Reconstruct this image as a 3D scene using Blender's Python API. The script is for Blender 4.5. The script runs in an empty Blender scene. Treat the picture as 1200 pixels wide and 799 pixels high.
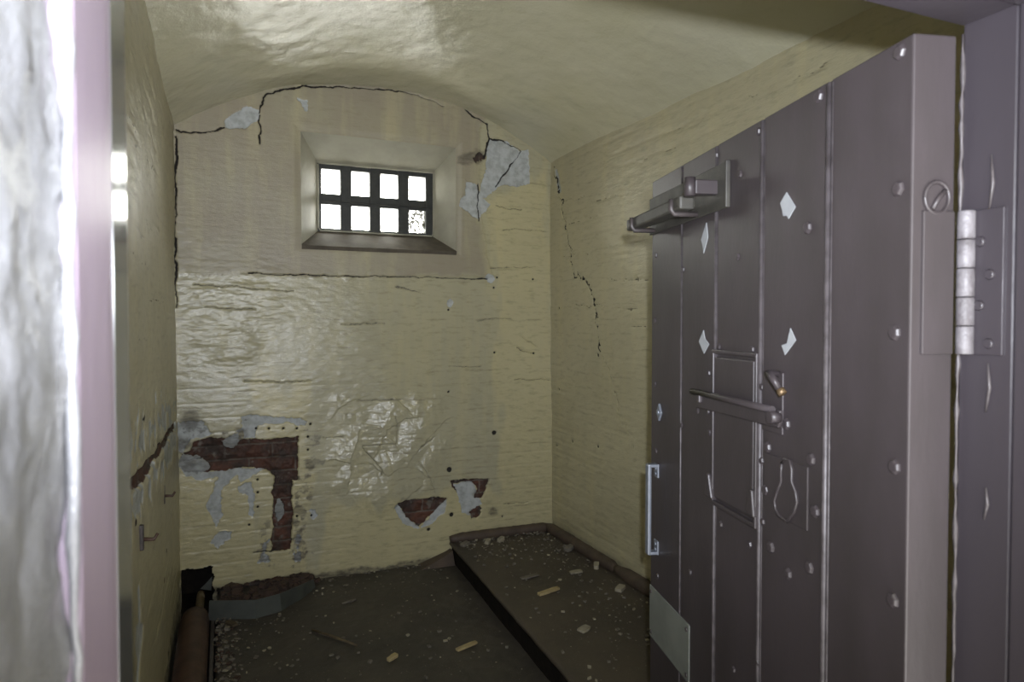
import bpy, bmesh, math, random
import numpy as np
from mathutils import Vector, Matrix

random.seed(7)
RNG = np.random.RandomState(11)
scene = bpy.context.scene
COL = scene.collection

# ------------------------------------------------------------------ camera
H = 1.394                       # camera height above the cell floor
FPX = 800.0
YAW = math.radians(22.9)
PITCH = math.radians(1.4)
sy, cy, sp, cp = math.sin(YAW), math.cos(YAW), math.sin(PITCH), math.cos(PITCH)
FW = Vector((sy*cp, cy*cp, -sp)); RT = Vector((cy, -sy, 0)); UP = Vector((sy*sp, cy*sp, cp))
CAM = Vector((0, 0, H))

def ray(px, py):
    return FW + RT*((px-600)/FPX) + UP*((399.5-py)/FPX)

def hit(px, py, p0, n):
    d = ray(px, py); n = Vector(n)
    return CAM + d*((Vector(p0)-CAM).dot(n)/d.dot(n))

D = 3.83                        # back wall
XL, XR = -0.218, 1.882          # side walls
YF = 0.565                      # inner face of the front wall
ZS = H+1.0                      # springing of the vault
XC = (XL+XR)/2; HALF = (XR-XL)/2
RISE = 0.325
RAD = (HALF**2+RISE**2)/(2*RISE); ZC = ZS+RISE-RAD

def back(px, py, off=0.0):
    p = hit(px, py, (0, D+off, 0), (0, 1, 0)); return (p.x, p.z)
def leftw(px, py):
    p = hit(px, py, (XL, 0, 0), (1, 0, 0)); return (p.y, p.z)
def rightw(px, py):
    p = hit(px, py, (XR, 0, 0), (1, 0, 0)); return (p.y, p.z)
def ground(px, py, z=0.0):
    p = hit(px, py, (0, 0, z), (0, 0, 1)); return (p.x, p.y)

# ------------------------------------------------------------------ node helper
class NT:
    def __init__(self, name):
        self.m = bpy.data.materials.new(name); self.m.use_nodes = True
        self.t = self.m.node_tree; self.t.nodes.clear()
        self.out = self.t.nodes.new('ShaderNodeOutputMaterial')
    def n(self, kind, props=None, **inp):
        nd = self.t.nodes.new('ShaderNode'+kind)
        for k, v in (props or {}).items(): setattr(nd, k, v)
        for k, v in inp.items():
            key = k.replace('_', ' ')
            s = nd.inputs[int(k[1:])] if (k[0] == 'i' and k[1:].isdigit()) else nd.inputs[key]
            if isinstance(v, bpy.types.NodeSocket): self.t.links.new(v, s)
            else: s.default_value = v
        return nd
    def coord(self, scale=(1, 1, 1)):
        c = self.n('TexCoord').outputs['Object']
        if scale == (1, 1, 1): return c
        return self.n('Mapping', Vector=c, Scale=scale).outputs[0]
    def noise(self, scale, detail=4, rough=.55, vec=None, dist=0.0):
        return self.n('TexNoise', Vector=vec if vec is not None else self.coord(), Scale=scale, Detail=detail, Roughness=rough, Distortion=dist).outputs['Fac']
    def ramp(self, fac, *stops):
        r = self.n('ValToRGB', Fac=fac); e = r.color_ramp.elements
        while len(e) < len(stops): e.new(.5)
        for el, (p, c) in zip(e, stops):
            el.position = p
            el.color = (c, c, c, 1) if isinstance(c, (int, float)) else (*c, 1)
        return r.outputs['Color']
    def mix(self, fac, a, b, blend='MIX'):
        m = self.n('Mix', dict(data_type='RGBA', blend_type=blend))
        for i, v in ((0, fac), (6, a), (7, b)):
            s = m.inputs[i]
            if isinstance(v, bpy.types.NodeSocket): self.t.links.new(v, s)
            else: s.default_value = v if i == 0 else (*v, 1)
        return m.outputs[2]
    def math(self, op, a, b=0.0, c=0.0):
        m = self.n('Math', dict(operation=op))
        for i, v in enumerate((a, b, c)):
            if isinstance(v, bpy.types.NodeSocket): self.t.links.new(v, m.inputs[i])
            else: m.inputs[i].default_value = v
        return m.outputs[0]
    def attr(self, name):
        return self.n('Attribute', dict(attribute_name=name)).outputs['Fac']
    def bump(self, h, strength=.3, dist=.01, normal=None):
        kw = dict(Height=h, Strength=strength, Distance=dist)
        if normal is not None: kw['Normal'] = normal
        return self.n('Bump', **kw).outputs[0]
    def principled(self, color, rough=.5, normal=None, metal=0.0, spec=.5, coat=0.0, coat_rough=.1):
        p = self.n('BsdfPrincipled', Roughness=rough, Metallic=metal)
        p.inputs['Specular IOR Level'].default_value = spec
        p.inputs['Coat Weight'].default_value = coat
        p.inputs['Coat Roughness'].default_value = coat_rough
        if isinstance(color, bpy.types.NodeSocket): self.t.links.new(color, p.inputs['Base Color'])
        else: p.inputs['Base Color'].default_value = (*color, 1)
        if normal is not None: self.t.links.new(normal, p.inputs['Normal'])
        self.t.links.new(p.outputs[0], self.out.inputs[0])
        return p

def lin(r, g, b):
    f = lambda c: (c/255/12.92) if c <= 10 else ((c/255+.055)/1.055)**2.4
    return (f(r), f(g), f(b))

CREAM = (.555, .53, .37)
BEIGE = (.335, .293, .215)
YELLOW = (.60, .535, .295)
PLASTER = (.50, .525, .52)

def wall_material(name, axis, gloss=.3, bump=.35, lo=.56, base=CREAM):
    """gloss paint over brick; the mesh attributes say where brick, plaster, cracks and beige paint show."""
    t = NT(name)
    co = t.coord()
    sep = t.n('SeparateXYZ', Vector=co)
    u = sep.outputs[axis]; z = sep.outputs['Z']
    uv = t.n('CombineXYZ', X=u, Y=z, Z=0.0).outputs[0]
    stretched = t.n('Mapping', Vector=uv, Scale=(1.0, 3.2, 1)).outputs[0]
    tall = t.n('Mapping', Vector=uv, Scale=(6.0, .8, 1)).outputs[0]
    n1 = t.noise(2.2, 5, .6, uv); n2 = t.noise(14, 6, .62, stretched); n3 = t.noise(60, 4, .6, stretched); n4 = t.noise(1.6, 5, .6, tall)
    tint = t.attr('tint')
    paint = t.mix(tint, base, BEIGE)
    paint = t.mix(t.math('MULTIPLY', t.ramp(n1, (.35, 0.0), (.68, 1.0)), .65), paint, (.39, .365, .25))
    paint = t.mix(t.math('MULTIPLY', t.ramp(n4, (.48, 0.0), (.7, 1.0)), .35), paint, YELLOW)
    paint = t.mix(t.math('MULTIPLY', t.attr('yellow'), .62), paint, YELLOW)
    paint = t.mix(t.math('MULTIPLY', t.ramp(n2, (.52, 0.0), (.74, 1.0)), .6), paint, (.29, .26, .17))
    # grime along the brick courses under the paint
    zw = t.math('ADD', z, t.math('MULTIPLY', t.noise(3.5, 3, .6, uv), .035))
    zw = t.math('ADD', zw, t.math('MULTIPLY', t.noise(26, 3, .6, uv), .012))
    pp = t.math('PINGPONG', zw, .038)
    joint = t.ramp(t.math('MULTIPLY', pp, 100.0), (.0, 1.0), (.5, .25), (1.0, 0.0))
    long = t.n('Mapping', Vector=uv, Scale=(1.0, 3.5, 1)).outputs[0]
    wear = t.ramp(t.noise(5.5, 5, .7, long), (lo, 0.0), (lo+.14, 1.0))
    course = t.math('MULTIPLY', joint, wear)
    notint = t.math('SUBTRACT', 1.0, t.math('MULTIPLY', tint, .6))
    course = t.math('MULTIPLY', course, notint)
    paint = t.mix(t.math('MULTIPLY', course, .6), paint, (.17, .145, .095))
    # bare brick
    bk = t.n('TexBrick', Vector=uv, Scale=1.0)
    bk.inputs['Brick Width'].default_value = .235; bk.inputs['Row Height'].default_value = .076; bk.inputs['Mortar Size'].default_value = .005
    bk.inputs['Color1'].default_value = (.125, .050, .030, 1); bk.inputs['Color2'].default_value = (.065, .031, .022, 1); bk.inputs['Mortar'].default_value = (.15, .12, .095, 1)
    brick = t.mix(t.ramp(t.noise(9, 5, .6, uv), (.40, 0.0), (.60, .9)), bk.outputs['Color'], (.042, .031, .025))
    brick = t.mix(t.ramp(t.noise(13, 4, .6, uv), (.60, 0.0), (.66, .75)), brick, (.17, .155, .13))
    plaster = t.mix(t.ramp(t.noise(22, 5, .6, uv), (.42, 0.0), (.7, .9)), PLASTER, (.30, .31, .29))
    white = t.ramp(t.attr('white'), (.42, 0.0), (.58, 1.0))
    bare = t.ramp(t.attr('brick'), (.42, 0.0), (.58, 1.0))
    crack = t.ramp(t.attr('crack'), (.3, 0.0), (.6, 1.0))
    soot = t.attr('soot')
    c = t.mix(white, paint, plaster)
    c = t.mix(bare, c, brick)
    c = t.mix(t.math('MULTIPLY', soot, t.ramp(n2, (.3, .35), (.6, 1.0))), c, (.055, .046, .036))
    c = t.mix(crack, c, (.018, .015, .012))
    matt = t.math('MAXIMUM', t.math('MAXIMUM', white, bare), t.math('MAXIMUM', crack, soot))
    rough = t.math('ADD', gloss, t.math('MULTIPLY', matt, .55))
    rough = t.math('ADD', rough, t.math('MULTIPLY', n2, .14))
    rough = t.math('ADD', rough, t.math('MULTIPLY', tint, .22))
    h = t.math('ADD', t.math('MULTIPLY', n2, .9), t.math('MULTIPLY', n3, .35))
    h = t.math('SUBTRACT', h, t.math('MULTIPLY', course, .5))
    h2 = t.noise(150, 3, .6, stretched)
    nb = t.bump(h, bump, .012)
    nb = t.bump(h2, .16, .003, nb)
    t.principled(c, rough, nb, spec=.5)
    return t.m

def gloss_ceiling():
    t = NT('ceiling_gloss_paint')
    co = t.coord()
    st = t.n('Mapping', Vector=co, Scale=(1.0, .55, 1.0)).outputs[0]
    n1 = t.noise(2.0, 5, .6, co); n2 = t.noise(12, 6, .62, st, .4); n3 = t.noise(55, 4, .6, co)
    c = t.mix(t.ramp(n1, (.35, 0.0), (.7, .8)), (.60, .575, .425), (.53, .505, .335))
    c = t.mix(t.ramp(n2, (.6, 0.0), (.8, .35)), c, (.32, .28, .15))
    h = t.math('ADD', t.math('MULTIPLY', n2, .8), t.math('MULTIPLY', n3, .5))
    nb = t.bump(h, .22, .010); nb = t.bump(t.noise(90, 4, .65, co), .34, .004, nb)
    t.principled(c, t.math('ADD', .12, t.math('MULTIPLY', n1, .12)), nb, spec=.6)
    return t.m

def simple(name, base, dark, rough=.45, nscale=8, amount=.6, bumps=.2, bdist=.004, metal=0.0, spec=.5, stretch=(1, 1, 1), fine=70, lo=.4, hi=.7, coat=0.0):
    t = NT(name)
    co = t.coord(stretch)
    n1 = t.noise(nscale, 6, .6, co); n2 = t.noise(fine, 4, .6, co)
    c = t.mix(t.ramp(n1, (lo, 0.0), (hi, amount)), base, dark)
    h = t.math('ADD', t.math('MULTIPLY', n1, .6), t.math('MULTIPLY', n2, .4))
    t.principled(c, t.math('ADD', rough-.08, t.math('MULTIPLY', n1, .16)), t.bump(h, bumps, bdist), metal=metal, spec=spec, coat=coat)
    return t.m

def floor_material(name, base, dark, pale):
    t = NT(name)
    co = t.coord()
    n1 = t.noise(3.0, 6, .62, co); n2 = t.noise(16, 6, .65, co); n3 = t.noise(110, 3, .6, co)
    c = t.mix(t.ramp(n1, (.35, 0.0), (.68, 1.0)), base, dark)
    c = t.mix(t.ramp(n2, (.55, 0.0), (.8, .7)), c, pale)
    v = t.n('TexVoronoi', Vector=co, Scale=95.0)
    spk = t.math('MULTIPLY', t.ramp(v.outputs['Distance'], (.10, 1.0), (.2, 0.0)), t.ramp(t.noise(7, 4, .6, co), (.5, 0.0), (.62, 1.0)))
    c = t.mix(t.math('MULTIPLY', spk, .55), c, (.22, .19, .15))
    h = t.math('ADD', t.math('MULTIPLY', n2, .7), t.math('ADD', t.math('MULTIPLY', n3, .25), t.math('MULTIPLY', spk, .4)))
    t.principled(c, t.math('ADD', .42, t.math('MULTIPLY', n2, .3)), t.bump(h, .4, .008), spec=.45)
    return t.m

M = {}
M['back'] = wall_material('painted_brick_back', 'X', .10, .18, .51, (.47, .44, .30))
M['side'] = wall_material('painted_brick_side', 'Y', .18, .3, .51)
M['ceil'] = gloss_ceiling()
M['floor'] = floor_material('dirty_screed', (.078, .068, .055), (.046, .042, .036), (.125, .11, .09))
M['bed'] = floor_material('dirty_brown_slab', (.096, .079, .058), (.06, .051, .041), (.135, .115, .09))
M['roll'] = simple('brown_roll_moulding', (.10, .072, .052), (.055, .042, .034), .6, 14, .8, .4, .006)
M['door'] = simple('dark_plum_paint', (.045, .0365, .0395), (.028, .023, .0225), .44, 6, .9, .3, .003, stretch=(1, 1, .4), fine=90)
M['worn'] = simple('worn_plum_edges', (.078, .068, .071), (.042, .035, .036), .45, 38, .95, .4, .003, lo=.42, hi=.62)
M['lit_mauve'] = simple('flashlit_frame_paint', (.175, .14, .175), (.14, .112, .14), .36, 7, .7, .22, .005, stretch=(1, 1, .3))  # frame mauve made paler: the flash brightness is put into the colour
M['frame'] = simple('mauve_frame_paint', (.036, .0305, .036), (.027, .023, .027), .36, 7, .7, .22, .005, stretch=(1, 1, .3))
M['iron'] = simple('painted_iron', (.055, .045, .044), (.03, .026, .025), .42, 30, .8, .3, .003)
M['greeniron'] = simple('weathered_green_iron', (.048, .045, .037), (.024, .022, .020), .55, 22, .9, .45, .004)
M['steel'] = simple('galvanised_hinge_steel', (.15, .14, .15), (.055, .047, .05), .52, 45, .9, .8, .005, metal=0.0)
M['chrome'] = simple('satin_chrome', (.21, .228, .265), (.15, .165, .19), .4, 60, .5, .02, .001, metal=.45)
M['zinc'] = simple('grey_green_sheet_metal', (.105, .115, .105), (.065, .072, .066), .5, 9, .8, .12, .003, metal=.25)
M['patch'] = simple('grey_green_patch', (.165, .175, .155), (.115, .122, .108), .55, 9, .8, .12, .003, metal=.1)
M['strike'] = simple('dull_steel_strip', (.20, .205, .20), (.13, .13, .13), .13, 30, .4, .03, .001, metal=.85)
M['scrap'] = simple('pale_bare_patch', (.32, .33, .34), (.26, .27, .28), .7, 40, .5, .1, .001)
M['winiron'] = simple('dark_window_iron', (.045, .047, .042), (.025, .025, .022), .5, 30, .8, .3, .003)
M['reveal'] = simple('smooth_olive_paint', (.37, .352, .270), (.30, .285, .215), .55, 9, .8, .2, .004)
M['sill'] = simple('dark_sill_paint', (.12, .10, .072), (.06, .05, .037), .75, 14, .8, .3, .004)
M['plaster'] = simple('lumpy_grey_stone', (.145, .145, .152), (.075, .075, .08), .3, 16, .7, .6, .012, fine=40)
M['front'] = simple('front_wall_olive', (.55, .49, .22), (.45, .4, .17), .45, 6, .7, .3, .006)
M['rust'] = simple('rusty_brown_pipe', (.085, .044, .029), (.036, .024, .02), .55, 11, .9, .35, .005)
M['dirt'] = simple('matte_black', (.022, .019, .016), (.012, .011, .010), .9, 20, .8, .5, .01, spec=.05)  # matte black for the niche, the trench and the bed's side board
M['wood'] = simple('pale_split_wood', (.46, .37, .19), (.28, .21, .10), .7, 30, .8, .3, .002)
M['stick'] = simple('brown_twig', (.13, .10, .055), (.07, .05, .03), .8, 40, .8, .3, .002)
M['flake'] = simple('plaster_flakes', (.20, .18, .145), (.10, .085, .065), .85, 30, .8, .2, .002)
M['palechip'] = simple('pale_plaster_chip', (.36, .33, .24), (.22, .19, .13), .8, 30, .8, .2, .002)
M['bronze'] = simple('worn_brass', (.20, .135, .07), (.10, .07, .045), .45, 40, .8, .2, .002, metal=.6)
M['darkrubble'] = simple('dark_brick_rubble', (.085, .052, .038), (.04, .032, .026), .9, 22, .9, .6, .01)

def glass_material(name, dirt):
    t = NT(name)
    tr = t.n('BsdfTransparent', Color=(.97, .98, .97, 1))
    gl = t.n('BsdfGlossy', Roughness=.05, Color=(1, 1, 1, 1))
    mx = t.n('MixShader', Fac=.06); t.t.links.new(tr.outputs[0], mx.inputs[1]); t.t.links.new(gl.outputs[0], mx.inputs[2])
    last = mx.outputs[0]
    if dirt:
        df = t.n('BsdfDiffuse', Color=(.10, .09, .05, 1))
        n = t.ramp(t.noise(70, 4, .65), (.40, 0.0), (.56, .95))
        m2 = t.n('MixShader', Fac=n); t.t.links.new(last, m2.inputs[1]); t.t.links.new(df.outputs[0], m2.inputs[2]); last = m2.outputs[0]
    t.t.links.new(last, t.out.inputs[0])
    return t.m
M['glass'] = glass_material('window_glass', False)
M['dirtyglass'] = glass_material('dirty_window_glass', True)

# ------------------------------------------------------------------ object helpers
def tag(o, label=None, cat=None, group=None, kind=None):
    if label: o['label'] = label
    if cat: o['category'] = cat
    if group: o['group'] = group
    if kind: o['kind'] = kind
    return o

def empty(name, loc=(0, 0, 0), rz=0.0):
    o = bpy.data.objects.new(name, None); COL.objects.link(o)
    o.location = loc; o.rotation_euler = (0, 0, rz); o.empty_display_size = .1
    return o

def mesh_obj(name, me, mats, parent=None):
    for m in (mats if isinstance(mats, (list, tuple)) else [mats]): me.materials.append(m)
    o = bpy.data.objects.new(name, me); COL.objects.link(o)
    if parent is not None: o.parent = parent
    return o

class MB:
    def __init__(self): self.bm = bmesh.new()
    def box(self, lo, hi, bevel=0.0, mat=0, seg=2):
        lo, hi = Vector(lo), Vector(hi)
        r = bmesh.ops.create_cube(self.bm, size=1.0)
        vs = r['verts']
        for v in vs:
            v.co = Vector([lo[i]+(v.co[i]+.5)*(hi[i]-lo[i]) for i in range(3)])
        self._fin(vs, bevel, mat, seg); return self
    def _fin(self, vs, bevel, mat, seg=2):
        es = set(); fs = set()
        for v in vs:
            es.update(v.link_edges); fs.update(v.link_faces)
        for f in fs: f.material_index = mat
        if bevel > 0:
            bmesh.ops.bevel(self.bm, geom=list(es), offset=bevel, segments=seg, affect='EDGES', profile=.5)
    def prism(self, pts, axis, a, b, bevel=0.0, mat=0):
        """polygon pts (2D) extruded along axis index from a to b."""
        def mk(p, w):
            c = [0, 0, 0]; k = [i for i in range(3) if i != axis]
            c[k[0]], c[k[1]] = p; c[axis] = w; return Vector(c)
        v0 = [self.bm.verts.new(mk(p, a)) for p in pts]; v1 = [self.bm.verts.new(mk(p, b)) for p in pts]
        n = len(pts)
        self.bm.faces.new(v0); self.bm.faces.new(v1[::-1])
        for i in range(n): self.bm.faces.new((v0[i], v1[i], v1[(i+1) % n], v0[(i+1) % n]))
        self._fin(v0+v1, bevel, mat); return self
    def tube(self, pts, r, seg=12, mat=0, cap=True):
        pts = [Vector(p) for p in pts]; n = len(pts)
        rs = r if isinstance(r, (list, tuple)) else [r]*n
        rings = []; prev = None
        for i, p in enumerate(pts):
            tn = (pts[min(i+1, n-1)]-pts[max(i-1, 0)]).normalized()
            if prev is None:
                ref = Vector((0, 0, 1)) if abs(tn.z) < .9 else Vector((1, 0, 0))
                prev = tn.cross(ref).normalized()
            a = (prev-tn*prev.dot(tn)).normalized(); prev = a; b = tn.cross(a)
            rings.append([self.bm.verts.new(p+(a*math.cos(2*math.pi*k/seg)+b*math.sin(2*math.pi*k/seg))*rs[i]) for k in range(seg)])
        for i in range(n-1):
            for k in range(seg):
                f = self.bm.faces.new((rings[i][k], rings[i][(k+1) % seg], rings[i+1][(k+1) % seg], rings[i+1][k])); f.smooth = True; f.material_index = mat
        if cap:
            for rg in (rings[0][::-1], rings[-1]):
                f = self.bm.faces.new(rg); f.material_index = mat
        return self
    def chunk(self, c, size, rot=0.0, tilt=0.0, mat=0, jit=.25):
        r = bmesh.ops.create_cube(self.bm, size=1.0)
        mtx = Matrix.Translation(c) @ Matrix.Rotation(rot, 4, 'Z') @ Matrix.Rotation(tilt, 4, 'X')
        for v in r['verts']:
            p = Vector([v.co[i]*size[i]*(1+random.uniform(-jit, jit)) for i in range(3)])
            v.co = mtx @ p
        for f in {f for v in r['verts'] for f in v.link_faces}: f.material_index = mat
        return self
    def build(self, name, mats, parent=None, smooth=False):
        bmesh.ops.recalc_face_normals(self.bm, faces=self.bm.faces[:])
        me = bpy.data.meshes.new(name); self.bm.to_mesh(me); self.bm.free()
        if smooth:
            me.polygons.foreach_set('use_smooth', [True]*len(me.polygons))
        return mesh_obj(name, me, mats, parent)

# ------------------------------------------------------------------ numpy noise and masks
class Noise2:
    def __init__(self, seed): self.g = np.random.RandomState(seed).rand(257, 257).astype(np.float32)
    def __call__(self, u, v):
        i = np.floor(u).astype(int); j = np.floor(v).astype(int); fu = u-i; fv = v-j
        fu = fu*fu*(3-2*fu); fv = fv*fv*(3-2*fv)
        i %= 256; j %= 256; g = self.g
        return (g[i, j]*(1-fu)+g[i+1, j]*fu)*(1-fv)+(g[i, j+1]*(1-fu)+g[i+1, j+1]*fu)*fv-.5
def fbm(u, v, scale, octv=4, seed=1, gain=.5):
    s = 0; a = 1.0
    for k in range(octv):
        s = s+a*Noise2(seed*17+k)(u*scale*(2**k)+k*7.3+40, v*scale*(2**k)+k*3.1+40); a *= gain
    return s

def seg_dist(u, v, a, b):
    ax, ay = a; bx, by = b
    dx, dy = bx-ax, by-ay; L = dx*dx+dy*dy+1e-12
    t = np.clip(((u-ax)*dx+(v-ay)*dy)/L, 0, 1)
    return np.hypot(u-ax-t*dx, v-ay-t*dy)
def poly_sdf(u, v, pts):
    d = np.full(u.shape, 1e9); ins = np.zeros(u.shape, bool); n = len(pts)
    for i in range(n):
        a = pts[i]; b = pts[(i+1) % n]
        d = np.minimum(d, seg_dist(u, v, a, b))
        if a[1] != b[1]:
            c = ((a[1] > v) != (b[1] > v)) & (u < (b[0]-a[0])*(v-a[1])/(b[1]-a[1])+a[0])
            ins ^= c
    return np.where(ins, -d, d)          # negative inside
def line_dist(u, v, pts):
    d = np.full(u.shape, 1e9)
    for a, b in zip(pts[:-1], pts[1:]): d = np.minimum(d, seg_dist(u, v, a, b))
    return d
def sstep(x, a, b):
    t = np.clip((x-a)/(b-a), 0, 1); return t*t*(3-2*t)

def grid_mesh(name, u0, u1, v0, v1, step, fn, keep=None):
    """surface grid; fn(U,V)->(xyz array, dict of attributes); keep(U,V of face centres)->bool."""
    nu = int(round((u1-u0)/step))+1; nv = int(round((v1-v0)/step))+1
    U, V = np.meshgrid(np.linspace(u0, u1, nu), np.linspace(v0, v1, nv), indexing='ij')
    P, attrs = fn(U, V)
    idx = np.arange(nu*nv).reshape(nu, nv)
    q = np.stack([idx[:-1, :-1], idx[1:, :-1], idx[1:, 1:], idx[:-1, 1:]], -1).reshape(-1, 4)
    if keep is not None:
        uc = (U[:-1, :-1]+U[1:, 1:])/2; vc = (V[:-1, :-1]+V[1:, 1:])/2
        q = q[keep(uc, vc).reshape(-1)]
    me = bpy.data.meshes.new(name)
    me.vertices.add(nu*nv); me.vertices.foreach_set('co', P.reshape(-1).astype(np.float32))
    me.loops.add(q.size); me.loops.foreach_set('vertex_index', q.reshape(-1).astype(np.int32))
    me.polygons.add(len(q)); me.polygons.foreach_set('loop_start', np.arange(0, q.size, 4, dtype=np.int32))
    me.polygons.foreach_set('use_smooth', np.ones(len(q), bool))
    for k, a in attrs.items():
        at = me.attributes.new(k, 'FLOAT', 'POINT'); at.data.foreach_set('value', a.reshape(-1).astype(np.float32))
    me.update(calc_edges=True); me.validate()
    return me

def P_(pts, fn): return [fn(*p) for p in pts]
def crop(pts, ox, oy, s): return [(ox+x/s, oy+y/s) for x, y in pts]

# ================================================================== window geometry
WD = .17
to, tr_, bl, br = back(352, 155), back(536, 172), back(353, 288), back(533, 293)
OX0, OX1 = (to[0]+bl[0])/2, (tr_[0]+br[0])/2
OZ0, OZ1 = (bl[1]+br[1])/2, (to[1]+tr_[1])/2
_nu = round((XR+.02-(XL-.02))/.004); _su = (XR+.02-(XL-.02))/_nu; _nv = round((ZS+RISE+.04+.16)/.004); _sv = (ZS+RISE+.04+.16)/_nv
snap = lambda v, o, st: o+round((v-o)/st)*st
OX0, OX1 = snap(OX0, XL-.02, _su), snap(OX1, XL-.02, _su)
OZ0, OZ1 = snap(OZ0, -.16, _sv), snap(OZ1, -.16, _sv)
a_, b_, c_, d_ = back(372, 189, WD), back(508, 203, WD), back(372, 271, WD), back(508, 278, WD)
IX0, IX1 = (a_[0]+c_[0])/2, (b_[0]+d_[0])/2
IZ0, IZ1 = (c_[1]+d_[1])/2, (a_[1]+b_[1])/2
HX1 = back(250, 680)[0]; HZ1 = back(245, 664)[1]      # the square hole at the foot of the back wall

# ================================================================== wall_back
def back_fn(U, V):
    sh = U.shape
    jit = fbm(U, V, 16, 4, 3)*.016+fbm(U, V, 90, 2, 5)*.004
    jf = fbm(U, V, 45, 3, 6, .7)*.014
    dep = fbm(U, V, 1.6, 3, 21)*.010+(fbm(U, V*2.2, 7, 2, 22)*.0016+fbm(U, V*2.0, 26, 3, 23)*.0013)*sstep(poly_sdf(U, V, P_([(195, 60), (600, 60), (575, 318), (440, 318), (350, 312), (270, 290), (205, 262)], back)), -.05, .05)
    rowv = (V/.076) % 1.0
    joint = np.exp(-((np.minimum(rowv, 1-rowv)*.076)/.006)**2)
    jm = sstep(fbm(U, V, 4, 3, 31), -.25, .25)
    beige = poly_sdf(U, V, P_([(195, 60), (600, 60), (560, 150), (562, 250), (575, 322), (440, 325), (205, 318)], back))
    tint = 1-sstep(beige+jit*1.5, -.02, .02)
    dep = dep+joint*.0015*jm*(1-.8*tint)
    # the beige upper panel stands a little proud of the wall below
    dep = dep-tint*.006
    brick = np.zeros(sh); white = np.zeros(sh); crack = np.zeros(sh); soot = np.zeros(sh)
    def area(dst, pts, j=1.0, soft=.004):
        sd = poly_sdf(U, V, P_(pts, back))+(jit+jf)*(j*.7+.3)
        return np.maximum(dst, 1-sstep(sd, -soft, soft))
    C4 = lambda pts: crop(pts, 200, 470, 4.206)
    brick = area(brick, C4([(38, 300), (55, 262), (95, 240), (105, 195), (170, 183), (250, 178), (345, 190), (420, 186), (470, 188), (560, 180), (628, 178), (632, 240), (626, 388), (598, 388), (595, 735), (492, 742), (503, 640), (510, 365), (475, 332), (420, 328), (330, 330), (230, 345), (150, 352), (60, 338)]), .45)
    white = area(white, C4([(20, 110), (90, 95), (150, 100), (180, 120), (210, 160), (170, 185), (100, 195), (60, 260), (25, 250)]), 1.0)
    white = area(white, C4([(345, 75), (420, 70), (520, 78), (640, 85), (668, 105), (668, 125), (590, 108), (430, 110), (415, 180), (360, 185)]), .5)
    white = area(white, C4([(60, 345), (230, 345), (320, 330), (460, 332), (400, 370), (340, 410), (330, 360), (280, 410), (250, 440), (255, 560), (225, 615), (195, 560), (175, 515), (215, 440), (240, 375), (150, 385), (80, 370)]), .6)
    white = area(white, C4([(330, 420), (400, 390), (415, 470), (405, 570), (385, 560), (390, 460), (330, 455)]), .6)
    white = area(white, C4([(205, 680), (240, 640), (300, 645), (295, 680), (235, 728), (195, 705)]), .8)
    white = area(white, C4([(690, 540), (715, 530), (720, 560), (700, 575)]), .8)
    white = area(white, C4([(620, 650), (640, 660), (640, 790), (605, 790)]), 1.3)
    white = area(white, C4([(455, 690), (480, 690), (478, 790), (440, 790)]), 1.6)
    # peeled plaster top right
    C7 = lambda pts: crop(pts, 520, 110, 5.327)
    white = area(white, C7([(285, 280), (330, 285), (400, 300), (480, 360), (525, 350), (540, 450), (535, 560), (450, 580), (380, 565), (320, 590), (270, 650), (225, 660), (230, 560), (265, 470), (270, 380)]), .5)
    white = area(white, C7([(135, 545), (210, 570), (215, 600), (240, 640), (295, 690), (260, 735), (215, 785), (165, 750), (95, 700), (110, 650), (135, 630)]), .5)
    C6 = lambda pts: crop(pts, 200, 80, 6.656)
    white = area(white, C6([(415, 430), (450, 385), (520, 335), (590, 310), (690, 325), (695, 410), (640, 430), (570, 475), (430, 470)]), .5)
    white = area(white, crop([(990, 240), (1065, 250), (1065, 345), (1040, 330)], 200, 80, 6.656), .4)
    # peeled pair above the bed
    C1 = lambda pts: crop(pts, 380, 440, 3.996)
    brick = area(brick, C1([(345, 598), (400, 583), (500, 570), (575, 575), (520, 630), (445, 708), (385, 660)]), .35)
    white = area(white, C1([(330, 620), (345, 600), (385, 660), (445, 710), (520, 630), (572, 580), (560, 640), (490, 705), (440, 715), (370, 690)]), .35)
    brick = area(brick, C1([(590, 490), (680, 485), (768, 485), (740, 575), (620, 560), (600, 520)]), .35)
    white = area(white, C1([(600, 510), (690, 495), (725, 570), (735, 600), (690, 660), (640, 640), (625, 565)]), .35)
    gm = np.maximum(area(np.zeros(sh), C4([(38, 305), (60, 262), (100, 268), (150, 275), (190, 330), (150, 352), (70, 345)]), .8), area(np.zeros(sh), C4([(520, 480), (545, 475), (562, 510), (550, 575), (530, 595), (515, 540)]), .5))
    gm = np.maximum(gm, area(np.zeros(sh), C4([(250, 195), (345, 140), (345, 190), (310, 235), (270, 225)]), .8))
    brick = brick*(1-gm); white = np.maximum(white, gm); 
    bw = area(np.zeros(sh), C1([(605, 505), (690, 497), (715, 530), (700, 572), (622, 562)]), .35)
    brick = brick*(1-bw)
    brick = area(brick, C7([(175, 400), (215, 365), (245, 370), (258, 400), (200, 435)]), .6)
    soot = np.maximum(soot, .6*(1-sstep(poly_sdf(U, V, P_(C7([(95, 395), (200, 345), (250, 360), (260, 400), (200, 440), (95, 430)]), back))+jit*1.5, -.01, .01)))
    brick = area(brick, C1([(680, 640), (730, 600), (735, 660), (690, 670)]), .5)
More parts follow.
